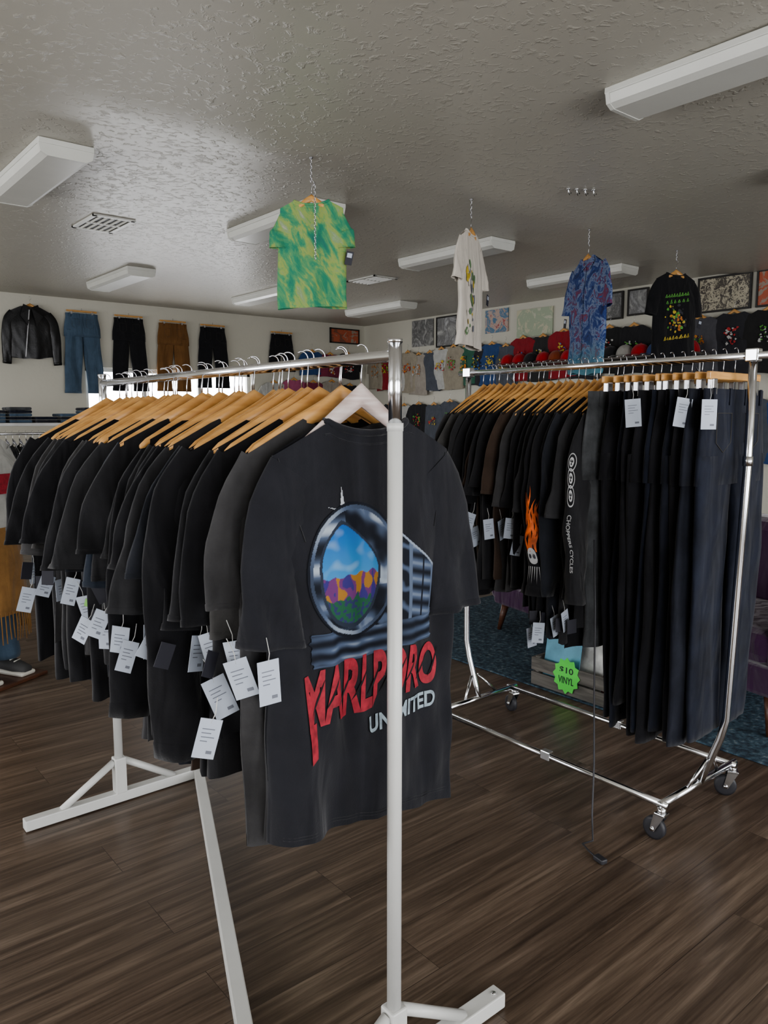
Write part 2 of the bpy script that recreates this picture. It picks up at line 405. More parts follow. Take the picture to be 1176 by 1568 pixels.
for i,y in enumerate(ys):
    yaw=R.uniform(-.08,.08); xo=R.uniform(-.02,.02)
    hw=R.choice([.22,.235,.245,.255]); L=R.uniform(.62,.79)
    c=R.choice([0,0,1,1,4,3,4,4,0,1,3,2]) 
    if i==0: L=.80
    if i in (0,1,2): c=[2,5,4][i]
    if i in (12,29): c=5
    if i in (7,): c=7
    if i in (18,31): c=6
    MM=T(BX+xo,y,BZ,yaw,R.uniform(-.025,.025))
    hanger(hm,MM@T(0,0,.0145),0,1)
    tee(sm_,MM@T(0,0,-DROP),c,hw,L,.008,.030,i*1.37+.5,R.uniform(.33,.45),.52,.02,56,20,None,i in (5,14),R.uniform(-.012,.012),.013,R.uniform(-.02,.01),R.uniform(.8,1.6),R.uniform(-.05,.05),.75)
    if R.random()<.5 or i<2:
        zt=BZ-DROP-R.uniform(.39,.49)
        tag(tm,T(BX-R.uniform(.24,.32),y-.02-R.uniform(0,.02),zt,R.uniform(-.9,.6),R.uniform(-.2,.2),R.uniform(-.5,.5)),R.choice([.040,.046,.036]),R.choice([.065,.056,.072]))
    if R.random()<.45:
        tm.box((-.017,-.0006,-.05),(.017,.0006,0),3,T(BX-R.uniform(.24,.32),y-.03,BZ-DROP-R.uniform(.41,.49),R.uniform(-.9,.6),0,R.uniform(-.5,.5)))
    if i in (9,22):
        tm.box((-.008,-.0006,-.02),(.008,.0006,0),4,T(BX-R.uniform(.24,.30),y-.04,BZ-DROP-.47,R.uniform(-.9,.6),0,R.uniform(-.5,.5)))
hm.obj('hangers',[hangwood,steel],rack)
sm_.obj('hanging_t_shirts',blacks,rack)
tm.obj('price_tags',TAGM,rack)
# front graphic tee
fs_=empty('graphic_t_shirt',(0,0,0))
FX,FY,FZ=.941,1.192,BZ-.120
hm=MB(); hanger(hm,T(BX+.002,FY,BZ+.0145,.0),0,1,.160,.011,1.3,.112,0.0); hm.obj('hanger',[palewood,steel],fs_)
m=MB()
MF=T(FX,FY,FZ)
P=tee(m,MF,0,.233,.82,.024,.040,4.2,.42,.50,.04,160,80,0,False,0,.022,-.01,.85,.12,.5)
m.obj('shirt',[fabric('washed_black_cotton',(.0145,.015,.019),.2,.9,.16,14,.35)],fs_)
def onshirt(x,z,off=.0016): return V((x,tee_surf(x,z,-1,P)-off,z))
def lerp3(a,b,t): t=max(0,min(1,t)); return tuple(a[i]+(b[i]-a[i])*t for i in range(3))
def chromec(k): 
    k=max(0,min(1,k)); return lerp3((.008,.010,.016),(.07,.095,.15),k*2) if k<.5 else lerp3((.07,.095,.15),(.38,.43,.48),k*2-1)
DZ=.026
def picture(x,z):
    z=z-DZ
    nx=noise.noise(V((x*40,z*40,3)));ny=noise.noise(V((x*120,z*120,5)))
    cx,cz=-.052,-.310
    dx,dz=(x-cx)/.108,(z-cz)/.126; r=math.sqrt(dx*dx+dz*dz); an=math.atan2(dz,dx)
    up=max(0,(z-cz)/.09)
    ix=(x-cx+.012+.018*up)/(.070-.034*up*up); iz=(z-cz+.006)/.096; ri=math.sqrt(ix*ix+iz*iz)
    if ri<1 and ix*ix<1:
        h1=-.02+.22*noise.noise(V((x*38,0,1)))
        if iz>h1:
            t=(iz-h1)/1.1; cl=max(0,noise.noise(V((x*35,z*45,8)))-.15)*.6
            return (.012+.04*(1-t)+cl*.3,.09+.11*(1-t)+cl*.3,.32+.08*(1-t)+cl*.15)
        ridge=noise.noise(V((x*70,z*26,2)))
        if iz>h1-.48+.2*ridge:
            return (.28,.14,.03) if ridge+nx*.6>.16 else ((.12,.035,.13) if ridge>-.2 else (.04,.03,.15))
        return (.02,.09,.045) if ny>-.1 else (.03,.035,.10)
    if ri<1.09: return chromec(.12)
    if r<1.0:
        left=dx<-.2
        if left: k=.5+.5*math.sin(dz*11+.6)
        else: k=.5+.5*math.sin((dx*.8+dz*1.3)*5.0+nx*1.6)
        k=k**1.6*(.9 if dz>-.3 else .6)
        if r>.94: k=.5+.25*math.sin(an*3+1)
        return chromec(k)
    if r<1.05: return chromec(.0)
    if abs(x+.078)<.007*(1-min(1,abs(z+.190)/.05)): return (.4,.42,.45)
    if abs(z+.195+.3*(x+.078))<.004*(1-min(1,abs(x+.078)/.05)): return (.35,.37,.4)
    if x>.0 and x<.160 and z>-.43:
        top=-.225-.80*max(0,(x-.03))
        if z<top:
            b=math.sin((z+.5*x)*150+nx*2)
            if x>.085:
                k=.5+.5*math.sin((z+.25*x)*190)
                if abs(x-.090)<.004 or abs(x-.155)<.004: k=.9
                if abs(x-.122)<.003: k=0
                return chromec(k*.6)
            return chromec(max(0,b)*.5)
        if z<top+.007: return chromec(.75)
    if -.488<z<-.420:
        e=.010*noise.noise(V((z*90,1,4)))
        if -.158+e<x<.166+e:
            f=(z+.488)/.068
            k=.5+.5*math.sin(f*17+math.sin(x*14)*.5+nx*.5); k=k**1.5*(.35+.65*abs(math.cos(x*13+.6)))*(1+.3*nx)
            if f<.06 or f>.95: k=.55
            return chromec(k*.62)
    return None
g=MB(); g.col=[]
step=.0015; x0,x1,z0,z1=-.175,.175,-.495+DZ,-.13+DZ
nx_=int((x1-x0)/step); nz_=int((z1-z0)/step); idx={}
cc={}
for j in range(nz_):
    for i in range(nx_):
        c=picture(x0+i*step,z0+j*step)
        if c: cc[(i,j)]=c
for (i,j),c in cc.items():
    if all(q in cc for q in ((i+1,j),(i,j+1),(i+1,j+1))):
        ids=[]
        for q in ((i,j),(i+1,j),(i+1,j+1),(i,j+1)):
            if q not in idx:
                idx[q]=len(g.v); g.v.append(tuple(MF@onshirt(x0+q[0]*step,z0+q[1]*step,.0024))); g.col.append(cc[q])
            ids.append(idx[q])
        g.f.append(tuple(ids)); g.m.append(0); g.sm.append(True)
pm,nt,b=newmat('screen_print'); at=nt.nodes.new('ShaderNodeAttribute'); at.attribute_name='Col'
nt.links.new(at.outputs['Color'],b.inputs['Base Color']); b.inputs['Roughness'].default_value=.75; b.inputs['Specular IOR Level'].default_value=.2
g.obj('print_picture',[pm],fs_)
def textmesh(txt,x0,x1,zb,zt,fn,off=.012):
    cu=bpy.data.curves.new('t','FONT'); cu.body=txt; cu.offset=off
    ob=bpy.data.objects.new('t',cu); bpy.context.scene.collection.objects.link(ob)
    dg=bpy.context.evaluated_depsgraph_get(); me=bpy.data.meshes.new_from_object(ob.evaluated_get(dg))
    bm=bmesh.new(); bm.from_mesh(me); bpy.data.objects.remove(ob); bpy.data.meshes.remove(me)
    xs=[v.co.x for v in bm.verts]; yy=[v.co.y for v in bm.verts]
    ax,bx=min(xs),max(xs); ay,by=min(yy),max(yy)
    for _ in range(4):
        long=[e for e in bm.edges if e.calc_length()*(x1-x0)/(bx-ax)>.012]
        if not long: break
        bmesh.ops.subdivide_edges(bm,edges=long,cuts=1); bmesh.ops.triangulate(bm,faces=bm.faces[:])
    bm.verts.index_update()
    vs=[]
    for v in bm.verts:
        u=(v.co.x-ax)/(bx-ax); w=(v.co.y-ay)/(by-ay)
        x=x0+(x1-x0)*u; z=zb(u)+(zt(u)-zb(u))*w; vs.append(fn(x,z))
    fs=[[v.index for v in f.verts] for f in bm.faces]; bm.free(); return vs,fs
redp=plain('red_print',(.28,.020,.032),.75,0,.35,60)
silp=plain('silver_print',(.25,.31,.35),.6,0,.3,60)
g=MB()
vs,fs=textmesh('MARLBORO',-.178,.188,lambda u:-.602+DZ-.008*math.sin(math.pi*u)+.014*u,lambda u:-.496+DZ+.018*math.sin(math.pi*u)-.006*u,lambda x,z:onshirt(x,z,.0030),.034)
g.add(vs,fs,0,MF,True)
rows=[[onshirt(-.178+.006*k/6,-.590+DZ-.075*k/6,.0030),onshirt(-.153-.004*k/6,-.590+DZ-.066*k/6,.0030)] for k in range(7)]
g.add([p for r in rows for p in r],[(2*k,2*k+1,2*k+3,2*k+2) for k in range(6)],0,MF)
g.obj('print_lettering_red',[redp],fs_)
g=MB()
vs,fs=textmesh('UNLIMITED',-.012,.178,lambda u:-.656+DZ+.014*u,lambda u:-.620+DZ+.014*u,lambda x,z:onshirt(x,z,.0030),.03)
g.add(vs,fs,0,MF); g.obj('print_lettering_silver',[silp],fs_)
g=MB()
for k in range(10):
    xx=-.165+k*.036
    vs=[]
    for s in range(6):
        u=s/5; x=xx+.036*u; z=-.575+DZ+.065*u
        vs+= [onshirt(x,z,.0036),onshirt(x+.003*math.sin(math.pi*u),z-.005*math.sin(math.pi*u)-.0005,.0036)]
    g.add(vs,[(2*s,2*s+1,2*s+3,2*s+2) for s in range(5)],0,MF)
g.obj('print_slashes',[blacks[4]],fs_)
g=MB()
for dz in (.018,.024):
    g.tube([onshirt(x,-.82-.12*x+dz,.0) for x in [-.228+.456*k/50 for k in range(51)]],.0006,4,0,MF)
for s in (-1,1): g.tube([onshirt(s*(.208-.004*k),-.065-.014*k,.001) for k in range(12)],.0010,4,0,MF)
g.obj('seams',[blacks[1]],fs_)
g=MB(); tag(g,T(FX-.255,FY-.035,FZ-.410,-.1,0,-.05),.042,.074); tag(g,T(FX-.33,FY+.03,FZ-.52,-.4,.1,.25),.040,.070)
g.obj('tag',TAGM,fs_)
# ------------------------------------------------------------ RACK 2 (chrome rolling rack)
rk2=empty('rolling_garment_rack',(0,0,0))
CX=2.40; n0,n1=1.227,2.25; t0,t1=1.127,2.34; Z2=1.538
m=MB()
zf=.125
for y in (n0,n1):
    m.tube([(CX-.245,y,zf),(CX+.245,y,zf)],.012,14,0)
for x in (CX-.235,CX+.215):
    m.tube([(x,n0-.02,zf),(x,n1+.02,zf)],.011,14,0)
for yb,yt,s in ((n0,t0,-1),(n1,t1,1)):
    m.tube([(CX,yb,zf),(CX,yb+s*.02,.18),(CX,yb+s*.062,.30),(CX,yb+s*.078,.37),(CX,yt,1.2),(CX,yt,Z2+.012)],.0125,16,0)
    m.tube([(CX,yt,1.20),(CX,yt,1.23)],.0155,16,0)
    m.box((CX-.017,yt-.02,Z2-.018),(CX+.017,yt+.02,Z2+.022),0,None,.004)
    for q in (-.09,.12): m.tube([(CX+q,yb,zf),(CX+q*.2,yb+s*.03,.22)],.006,8,0)
m.tube([(CX,t0-.05,Z2),(CX,t1+.05,Z2)],.0115,16,0)
for x in (CX-.235,CX+.215):
    m.box((x-.014,(n0+n1)/2-.05-.02,zf-.014),(x+.014,(n0+n1)/2-.05+.02,zf+.02),0,None,.003)
m.obj('frame',[chrome],rk2)
m=MB()
for x in (CX-.235,CX+.235):
    for y in (n0,n1):
        m.tube([(x,y,zf-.01),(x,y,zf-.035)],.014,12,0)
        m.tube([(x,y,zf-.03),(x,y,.085)],.006,8,0)
        off=.022
        yaw=R.uniform(-.6,.6)
        Mx=T(x,y,0,yaw)
        for s in (-1,1):
            m.add([(s*.014,-.018,.092),(s*.014,.018,.092),(s*.014,.03,.035),(s*.014,.015,.030),(s*.017,-.018,.092),(s*.017,.018,.092),(s*.017,.03,.035),(s*.017,.015,.030)],
                  [(0,1,2,3),(7,6,5,4),(0,4,5,1),(1,5,6,2),(2,6,7,3),(3,7,4,0)],0,Mx,False)
        m.box((-.017,-.018,.088),(.017,.018,.096),0,Mx,.002)
        pr=[(-.0105,.012),(-.0105,.030),(-.008,.0375),(.008,.0375),(.0105,.030),(.0105,.012)]
        m.loft([[V((px,off+pr_*math.cos(q),.038+pr_*math.sin(q))) for q in [2*math.pi*k/24 for k in range(24)]] for px,pr_ in pr],1,Mx)
        m.tube([(-.02,off,.038),(.02,off,.038)],.007,10,0,Mx)
m.obj('casters',[chrome,rubber],rk2)
orange=plain('flame_print',(.60,.12,.025),.7,0,.5,30); whitep=plain('white_print',(.38,.38,.38),.7,0,.1)
hm=MB(); sm_=MB(); tm=MB(); dm=MB()
n=22
for i in range(n):
    y=1.575+i*(.71/n)+R.uniform(-.004,.004); yaw=R.uniform(-.06,.06)
    lng=i in (0,1,3,5,6,8)
    c=R.choice([0,1,1,2,3,5,0,2]) if not lng else R.choice([4,0,0,3])
    if i in (11,15): c=7
    MM=T(CX+R.uniform(-.01,.01),y,Z2,0 if i in (0,5) else yaw)
    hanger(hm,MM@T(0,0,.0145),0,1,.205)
    MM=MM@T(0,0,-DROP)
    p=tee(sm_,MM,c,R.choice([.225,.235,.245]),R.uniform(.66,.78) if i>8 else R.uniform(.78,.88),.008,.026,i*2.1+.3,R.uniform(.34,.46),.52,.02,56,20,None,lng,R.uniform(-.01,.01),.028 if i in (0,5) else .014,-.02 if i in (0,5) else 0,1.5 if i in (0,5) else R.uniform(.8,1.4),0,.7)
    sp=p['sp']; TH=-.45
    def on_sl(prog,a,off=.0035): return sp(-1,prog,TH+a,off)
    if i==0:
        for c0 in (.36,.44,.52):
            for r_,w_ in ((.030,.004),(.016,.006)):
                vs=[]
                for k in range(25):
                    q=2*math.pi*k/24
                    for rr_ in (r_,r_-w_): vs.append(on_sl(c0+rr_*math.sin(q)/.62,rr_*math.cos(q)*11))
                dm.add(vs,[(2*k,2*k+1,2*k+3,2*k+2) for k in range(24)],1,MM)
            for k in range(3):
                a0=k*2.1
                dm.add([on_sl(c0+.012*math.sin(a0+d)/.62*f,.012*math.cos(a0+d)*11*f) for d,f in ((0,1),(1.0,1),(.5,.1))],[(0,1,2)],1,MM)
        vs,fs=textmesh('CHOPPERS CYCLES',.60,.84,lambda u:-.13,lambda u:.13,lambda a_,b_:on_sl(a_,-b_),.01)
        dm.add(vs,fs,1,MM)
    if i==5:
        for k in range(15):
            a0=-.46+.92*(k%5)/4; base=.78-.06*(k//5); ln=R.uniform(.10,.26)
            vs=[]
            for s_ in range(9):
                f=s_/8; wd=.13*math.sin(math.pi*min(1,f*1.0+.12))*(1-f)**.6; ww=.16*math.sin(f*6+k)
                vs+=[on_sl(base-ln*f,(a0-wd)+ww,.0035+k*.0001),on_sl(base-ln*f,(a0+wd)+ww,.0035+k*.0001)]
            dm.add(vs,[(2*s_,2*s_+1,2*s_+3,2*s_+2) for s_ in range(8)],0,MM)
        cskull=.80
        vs=[on_sl(cskull+.038*math.sin(q)*(1.0 if math.sin(q)<0 else .8),.42*math.cos(q),.006) for q in [2*math.pi*k/16 for k in range(16)]]
        dm.add(vs,[tuple(range(16))],1,MM,False)
        for s_ in (-1,1):
            vs=[on_sl(cskull-.002+.010*math.sin(q),s_*.16+.09*math.cos(q),.008) for q in [2*math.pi*k/8 for k in range(8)]]
            dm.add(vs,[tuple(range(8))],2,MM,False)
        for k in range(6):
            a0=-.4+.16*k; vs=[on_sl(cskull+.04,a0,.006),on_sl(cskull+.04,a0+.07,.006),on_sl(cskull+.10+.02*(k%2),a0*1.3+.03,.006)]
            dm.add(vs,[(0,1,2)],1,MM,False)
    if i>6 and R.random()<.5:
        tag(tm,T(CX-R.uniform(.24,.30),y-.015,Z2-DROP-R.uniform(.42,.50),R.uniform(-.8,.2),0,R.uniform(-.4,.4)),.042,.068)
hm.obj('hangers',[hangwood,steel],rk2); sm_.obj('hanging_shirts',blacks,rk2); dm.obj('sleeve_prints',[orange,whitep,ink],rk2)
for k in range(4): tag(tm,T(CX-.24-R.uniform(0,.05),1.60+.05*k,.70-.03*k,R.uniform(-.8,.2),0,R.uniform(-.3,.3)),.042,.066)
for k in range(5): tm.box((-.02,-.0006,-.05),(.02,.0006,0),3,T(CX-.24-R.uniform(0,.04),1.58+.04*k,.66,R.uniform(-.8,.2),0,R.uniform(-.3,.3)))
hm=MB(); pm_=MB()
denims=[fabric('black_denim',(.012,.012,.015),.4,.85,.12,9),fabric('indigo_denim',(.011,.014,.025),.5,.85,.12,9),fabric('grey_washed_denim',(.055,.058,.061),.55,.85,.15,12),fabric('dark_denim',(.012,.014,.022),.5,.85,.12,9)]
thread=plain('denim_thread',(.06,.055,.045),.8)
yy=[1.545,1.505,1.47,1.435,1.40,1.36,1.325,1.29,1.255,1.22,1.183]
for i,y in enumerate(yy):
    yaw=R.uniform(-.05,.05)*(0 if i>8 else 1)
    cliphanger(hm,T(CX,y,Z2+.0145,yaw),0,1,.165)
    c=[2,0,3,0,0,1,0,3,0,3,1][i]
    pants(pm_,T(CX+R.uniform(-.012,.012)-(.03 if i==0 else 0),y,Z2-.105,yaw,R.uniform(0,.01)),c,R.uniform(.17,.2) if i else .2,[.88,1.12,1.14,1.05,1.15,1.12,1.15,1.10,1.13,1.12,1.10][i],.014,.026,i*1.9,R.uniform(.075,.105),0,4)
hm.obj('clip_hangers',[hangwood,steel],rk2); pm_.obj('hanging_jeans',denims+[thread],rk2)
for (x,y,z,r) in [(2.17,1.43,1.42,-.3),(2.19,1.26,1.42,-.2),(2.20,1.19,1.415,-.15)]:
    tag(tm,T(x,y-.035,z,r-.3,0,R.uniform(-.25,.2)),.052,.080)
tm.obj('price_tags',TAGM,rk2)
# ------------------------------------------------------------ hanging display shirts
def tiedye():
    m,nt,b=newmat('green_tie_dye'); v=coords(nt,(1,1,1),(0,.7,.7))
    mp=nt.nodes.new('ShaderNodeMapping'); mp.inputs['Scale'].default_value=(6,3,1.8); nt.links.new(v,mp.inputs[0])
    n=noi(nt,mp.outputs[0],2.6,7,.5,.68)
    r=ramp(nt,[(.30,(.02,.14,.12)),(.42,(.03,.21,.12)),(.50,(.09,.27,.12)),(.57,(.26,.33,.09)),(.64,(.20,.30,.15)),(.72,(.36,.34,.28))])
    nt.links.new(n.outputs['Fac'],r.inputs[0]); nt.links.new(r.outputs[0],b.inputs['Base Color']); b.inputs['Roughness'].default_value=.9
    return m
def hawaii():
    m,nt,b=newmat('blue_rayon_print'); v=coords(nt)
    n=noi(nt,v,9,5,1.0,.7)
    r=ramp(nt,[(.33,(.010,.017,.075)),(.45,(.02,.05,.19)),(.52,(.19,.24,.34)),(.56,(.035,.05,.16)),(.62,(.22,.03,.05)),(.68,(.02,.10,.26))])
    nt.links.new(n.outputs['Fac'],r.inputs[0])
    t=nt.nodes.new('ShaderNodeTexCoord'); s=nt.nodes.new('ShaderNodeSeparateXYZ'); nt.links.new(t.outputs['Object'],s.inputs[0])
    r2=ramp(nt,[(0,(.8,.8,.8)),(.5,(0,0,0))]); mr=nt.nodes.new('ShaderNodeMapRange'); mr.inputs[1].default_value=1.72; mr.inputs[2].default_value=2.2
    nt.links.new(s.outputs[2],mr.inputs[0]); nt.links.new(mr.outputs[0],r2.inputs[0])
    mx=nt.nodes.new('ShaderNodeMix'); mx.data_type='RGBA'; nt.links.new(r2.outputs[0],mx.inputs['Factor'])
    nt.links.new(r.outputs[0],mx.inputs['A']); mx.inputs['B'].default_value=(.05,.19,.22,1)
    nt.links.new(mx.outputs['Result'],b.inputs['Base Color']); b.inputs['Roughness'].default_value=.8; return m
def chain(m,x,y,z0,z1,mi=0):
    z=z1;k=0
    while z>z0:
        path=[]
        for i in range(13):
            a=2*math.pi*i/12; u=.005*math.cos(a); w=.0105*math.sin(a)
            path.append((x+(u if k%2 else 0),y+(0 if k%2 else u),z-.0105+w))
        m.tube(path,.0017,5,mi,None,False); z-=.0165;k+=1
whitecot=fabric('cream_cotton',(.56,.52,.46),.06,.9,.1)
blackc=blacks[4]
yel=plain('yellow_print',(.50,.38,.05),.7,0,.3,40); grn=plain('green_print',(.10,.32,.05),.7,0,.3,40); org=plain('orange_print',(.5,.17,.03),.7,0,.3,40)
disp=[(2.60,3.80,-.72,.195,.60,'tie_dye_t_shirt',tiedye(),2.58,.27),(3.914,3.81,.45,.245,.77,'cream_t_shirt',whitecot,2.60,.36),
      (5.24,3.81,-2.02,.28,.90,'aloha_shirt',hawaii(),2.60,.42),(6.49,3.78,-.35,.225,.80,'printed_black_t_shirt',blackc,2.62,.38)]
for x,y,yaw,hw,L,nm,mt,zt,sl in disp:
    e=empty(nm,(0,0,0)); hb=zt+DROP-.0145
    m=MB(); chain(m,x,y,hb+.017,2.815); 
    m.tube([(x,y,2.819),(x,y,2.812)],.012,10,0); m.obj('chain',[steel],e)
    m=MB(); hanger(m,T(x,y,hb,yaw),0,1,.2 if hw>.2 else .17); m.obj('hanger',[hangwood,steel],e)
    m=MB(); p=tee(m,T(x,y,zt,yaw),0,hw,L,.02,.030,x,sl,.5,.03,64,30,0,False,0,.022,0,1.3 if nm!='tie_dye_t_shirt' else .9); m.obj('shirt',[mt],e)
    def on(xx,zz,off=.003): return V((xx,tee_surf(xx,zz,-1,p)-off,zz))
    MM=T(x,y,zt,yaw)
    g=MB(); 
    MT=MM@T(hw*1.15 if nm!='aloha_shirt' else -hw,-.04,-sl-.02,0,0,.2)
    g.box((-.02,-.002,-.075),(.02,.002,0),0,MT); g.box((-.014,-.003,-.035),(.014,-.002,-.01),1,MT); g.obj('tag',[ink,paper],e)
    if nm=='cream_t_shirt':
        g=MB()
        for k in range(46):
            cx,cz=R.uniform(-.17,.0),R.uniform(-.68,-.22); r_=R.uniform(.006,.020)
            ring=[on(cx+r_*math.cos(q)*R.uniform(.6,1.2),cz+r_*1.8*math.sin(q),.003+k*.0001) for q in [2*math.pi*j/10 for j in range(10)]]
            g.add(ring,[tuple(range(10))],k%4,MM,False)
        g.obj('print',[yel,plain('dull_green_print',(.12,.2,.1),.8),faint,whitecot],e)
    if nm=='aloha_shirt':
        g=MB()
        for s in (-1,1):
            g.add([on(0,-.06,.006),on(s*.10,.012,.004),on(s*.135,-.04,.008),on(s*.07,-.10,.008)],[(0,1,2,3)],0,MM,False)
        rows=[[on(-.006,-.07-.80*k/24,.005),on(.006,-.07-.80*k/24,.005)] for k in range(25)]
        g.add([q for r_ in rows for q in r_],[(2*k,2*k+1,2*k+3,2*k+2) for k in range(24)],0,MM)
        g.obj('collar_and_placket',[mt],e)
    if nm=='printed_black_t_shirt':
        g=MB()
        # script-like arc of strokes over a small picture
        for row,(zc,colr,nn_) in enumerate(((-.19,1,9),(-.245,1,6),(-.56,0,8))):
            for k in range(nn_):
                cx=-.13+.26*(k+.5)/nn_; hh=R.uniform(.016,.030); sl_=R.uniform(.2,.6)
                g.add([on(cx-.012,zc-hh*.6+.15*cx,.004),on(cx-.004,zc-hh*.6+.15*cx,.004),on(cx+.012*sl_+.006,zc+hh*.7+.15*cx,.004),on(cx+.012*sl_-.004,zc+hh*.7+.15*cx,.004)],[(0,1,2,3)],colr,MM,False)
                ring=[on(cx+.005+.012*math.cos(q),zc-.004+.15*cx+.010*math.sin(q),.0045) for q in [2*math.pi*j/9 for j in range(9)]]
                g.add(ring,[tuple(range(9))],colr,MM,False)
                ring=[on(cx+.006+.006*math.cos(q),zc-.004+.15*cx+.005*math.sin(q),.005) for q in [2*math.pi*j/9 for j in range(9)]]
                g.add(ring,[tuple(range(9))],3,MM,False)
        for k in range(90):
            cx,cz=R.gauss(0,.05),R.gauss(-.39,.05); r_=R.uniform(.004,.016)
            ring=[on(cx+r_*math.cos(q)*R.uniform(.5,1.5),cz+r_*math.sin(q),.004+k*.00005) for q in [2*math.pi*j/7 for j in range(7)]]
            g.add(ring,[tuple(range(7))],[0,2,3,1,3][k%5],MM,False)
        g.obj('print',[yel,grn,org,ink],e)
m=MB(); chain(m,2.585,3.745,2.25,2.66); m.tube([(2.60,3.80,2.665),(2.585,3.745,2.66)],.0015,5,0); m.obj('dangling_chain',[steel],bpy.data.objects['tie_dye_t_shirt'])
m=MB()
for k in range(4):
    x=4.30+.05*k; y=3.30-.03*k
    z=2.843 
    m.tube([(x,y,z+.005),(x,y,z-.014),(x+.014,y,z-.034),(x+.030,y,z-.020)],.005,8,0); m.tube([(x,y,z+.004),(x,y,z-.004)],.014,10,0)
m.obj('ceiling_hooks',[chrome])
# ------------------------------------------------------------ back wall garments
jean_m=fabric('blue_denim',(.065,.10,.145),.22,.85,.1,5); blk=blacks[4]; brn=fabric('brown_canvas',(.16,.08,.03),.2,.9,.1,5); leather=plain('black_leather',(.012,.012,.013),.35,0,.2,20,.3,60)
def wallclip(m,x,y,z):
    m.box((x-.19,y-.012,z-.0),(x+.19,y+.0,z+.022),1,None,.003)
    m.tube([(x,y-.006,z+.02),(x,y-.006,z+.05)],.002,6,2)
    for s in (-1,1): m.box((x+s*.13-.012,y-.02,z-.03),(x+s*.13+.012,y+.005,z+.006),2,None,.002)
YW=Y1-.05
for x,L,mt,nm,hw,z in [(3.42,1.0,jean_m,'blue_jeans',.2,2.66),(4.03,.95,blk,'black_jeans',.195,2.65),(4.65,.92,brn,'brown_work_pants',.2,2.63),(5.25,.85,blk,'black_trousers',.19,2.62),(6.4,.55,blk,'black_trousers',.18,2.60)]:
    m=MB(); pants(m,T(x,YW,z),0,hw,L,.025,.026,x,.105,.03,3); wallclip(m,x,YW,z+.02)
    m.obj(nm,[mt,hangwood,steel,thread])
m=MB(); hanger(m,T(2.80,YW-.01,2.70+.098),1,2); tee(m,T(2.80,YW-.01,2.70),0,.25,.62,.03,.02,1.1,.36,.5,.0,64,24,None,True,0,.03,0,1.6)
m.box((-.006,-.055,-.62),(.006,-.045,-.05),2,T(2.78,YW-.01,2.70,0,0,.12))
for s in (-1,1):
    m.add([(0,-.045,-.02),(s*.085,-.03,.02),(s*.13,-.05,-.12),(s*.05,-.06,-.24)],[(0,1,2,3)],0,T(2.80,YW-.01,2.70),False)
m.obj('leather_jacket',[leather,hangwood,steel])
pal=[(.42,.42,.40),(.02,.02,.022),(.24,.018,.025),(.03,.07,.18),(.30,.27,.21),(.03,.03,.03),(.08,.09,.11),(.18,.03,.06),(.04,.12,.08),(.32,.29,.25),(.03,.03,.035),(.08,.08,.09),(.02,.02,.02),(.35,.09,.17)]
palm=[fabric('wall_tee_%d'%i,c,.15) for i,c in enumerate(pal)]
prints=[org,yel,grn,plain('red_graphic',(.4,.03,.03),.7),plain('pale_graphic',(.45,.45,.43),.7),plain('blue_graphic',(.05,.15,.4),.7)]
def wallrow(name,seq,z,axis,choose,L=.70,off=.06):
    m=MB()
    for k,pv in enumerate(seq):
        c=choose(k)
        zz=z+R.uniform(-.04,.04)
        if axis=='x': MM=T(X1-off,pv,zz,-h+R.uniform(-.05,.05)); 
        else: MM=T(pv,Y1-off,zz,0)
        p=tee(m,MM,c,R.uniform(.21,.24),L*R.uniform(.9,1.05),.02,.02,k*1.3+z,.30,.5,.02,32,12,None)
        hanger(m,MM@Matrix.Translation((0,0,DROP-.015)),len(palm),len(palm)+1,.19,.012,1,.11,0)
        if R.random()<.85:
            wd=R.uniform(.05,.10); hgt=R.uniform(.05,.11)
            pcs=[len(palm)+2+R.randrange(len(prints)) for _ in range(3)]
            for q in range(44):
                cx,cz=R.uniform(-wd,wd),-.25+R.uniform(-hgt,hgt); r_=R.uniform(.004,.016)
                ring=[V((cx+r_*math.cos(a)*R.uniform(.5,1.9),tee_surf(cx,cz,-1,p)-.010-q*.0002,cz+r_*math.sin(a)*R.uniform(.5,1.5))) for a in [2*math.pi*j/7 for j in range(7)]]
                m.add(ring,[tuple(range(7))],pcs[q%3] if q%3 else c,MM,False)
    m.obj(name,palm+[hangwood,steel]+prints)
dark=[1,5,10,12,11,1]; light=[0,4,9,3,0,6,2,8]
wallrow('right_wall_t_shirts',[2.9+.36*i for i in range(6)],2.40,'x',lambda k:[1,5,12,10,11,5][k])
wallrow('right_wall_t_shirts',[5.15+.33*i for i in range(6)],2.40,'x',lambda k:[1,12,10,2,5,2][k%6],.6)
wallrow('right_wall_t_shirts',[7.1+.25*i for i in range(12)],2.34,'x',lambda k:[6,3,10,8,4,0,6,9,4,0,2,4][k%12],.6)
wallrow('right_wall_t_shirts',[3.4+.34*i for i in range(19)],1.58,'x',lambda k:R.choice(dark+light))
wallrow('back_wall_t_shirts',[6.95,7.30,7.65],2.38,'y',lambda k:[3,7,1][k],.40)
wallrow('back_wall_t_shirts',[6.25+.36*i for i in range(5)],1.90,'y',lambda k:[0,13,7,9,1][k],.65)
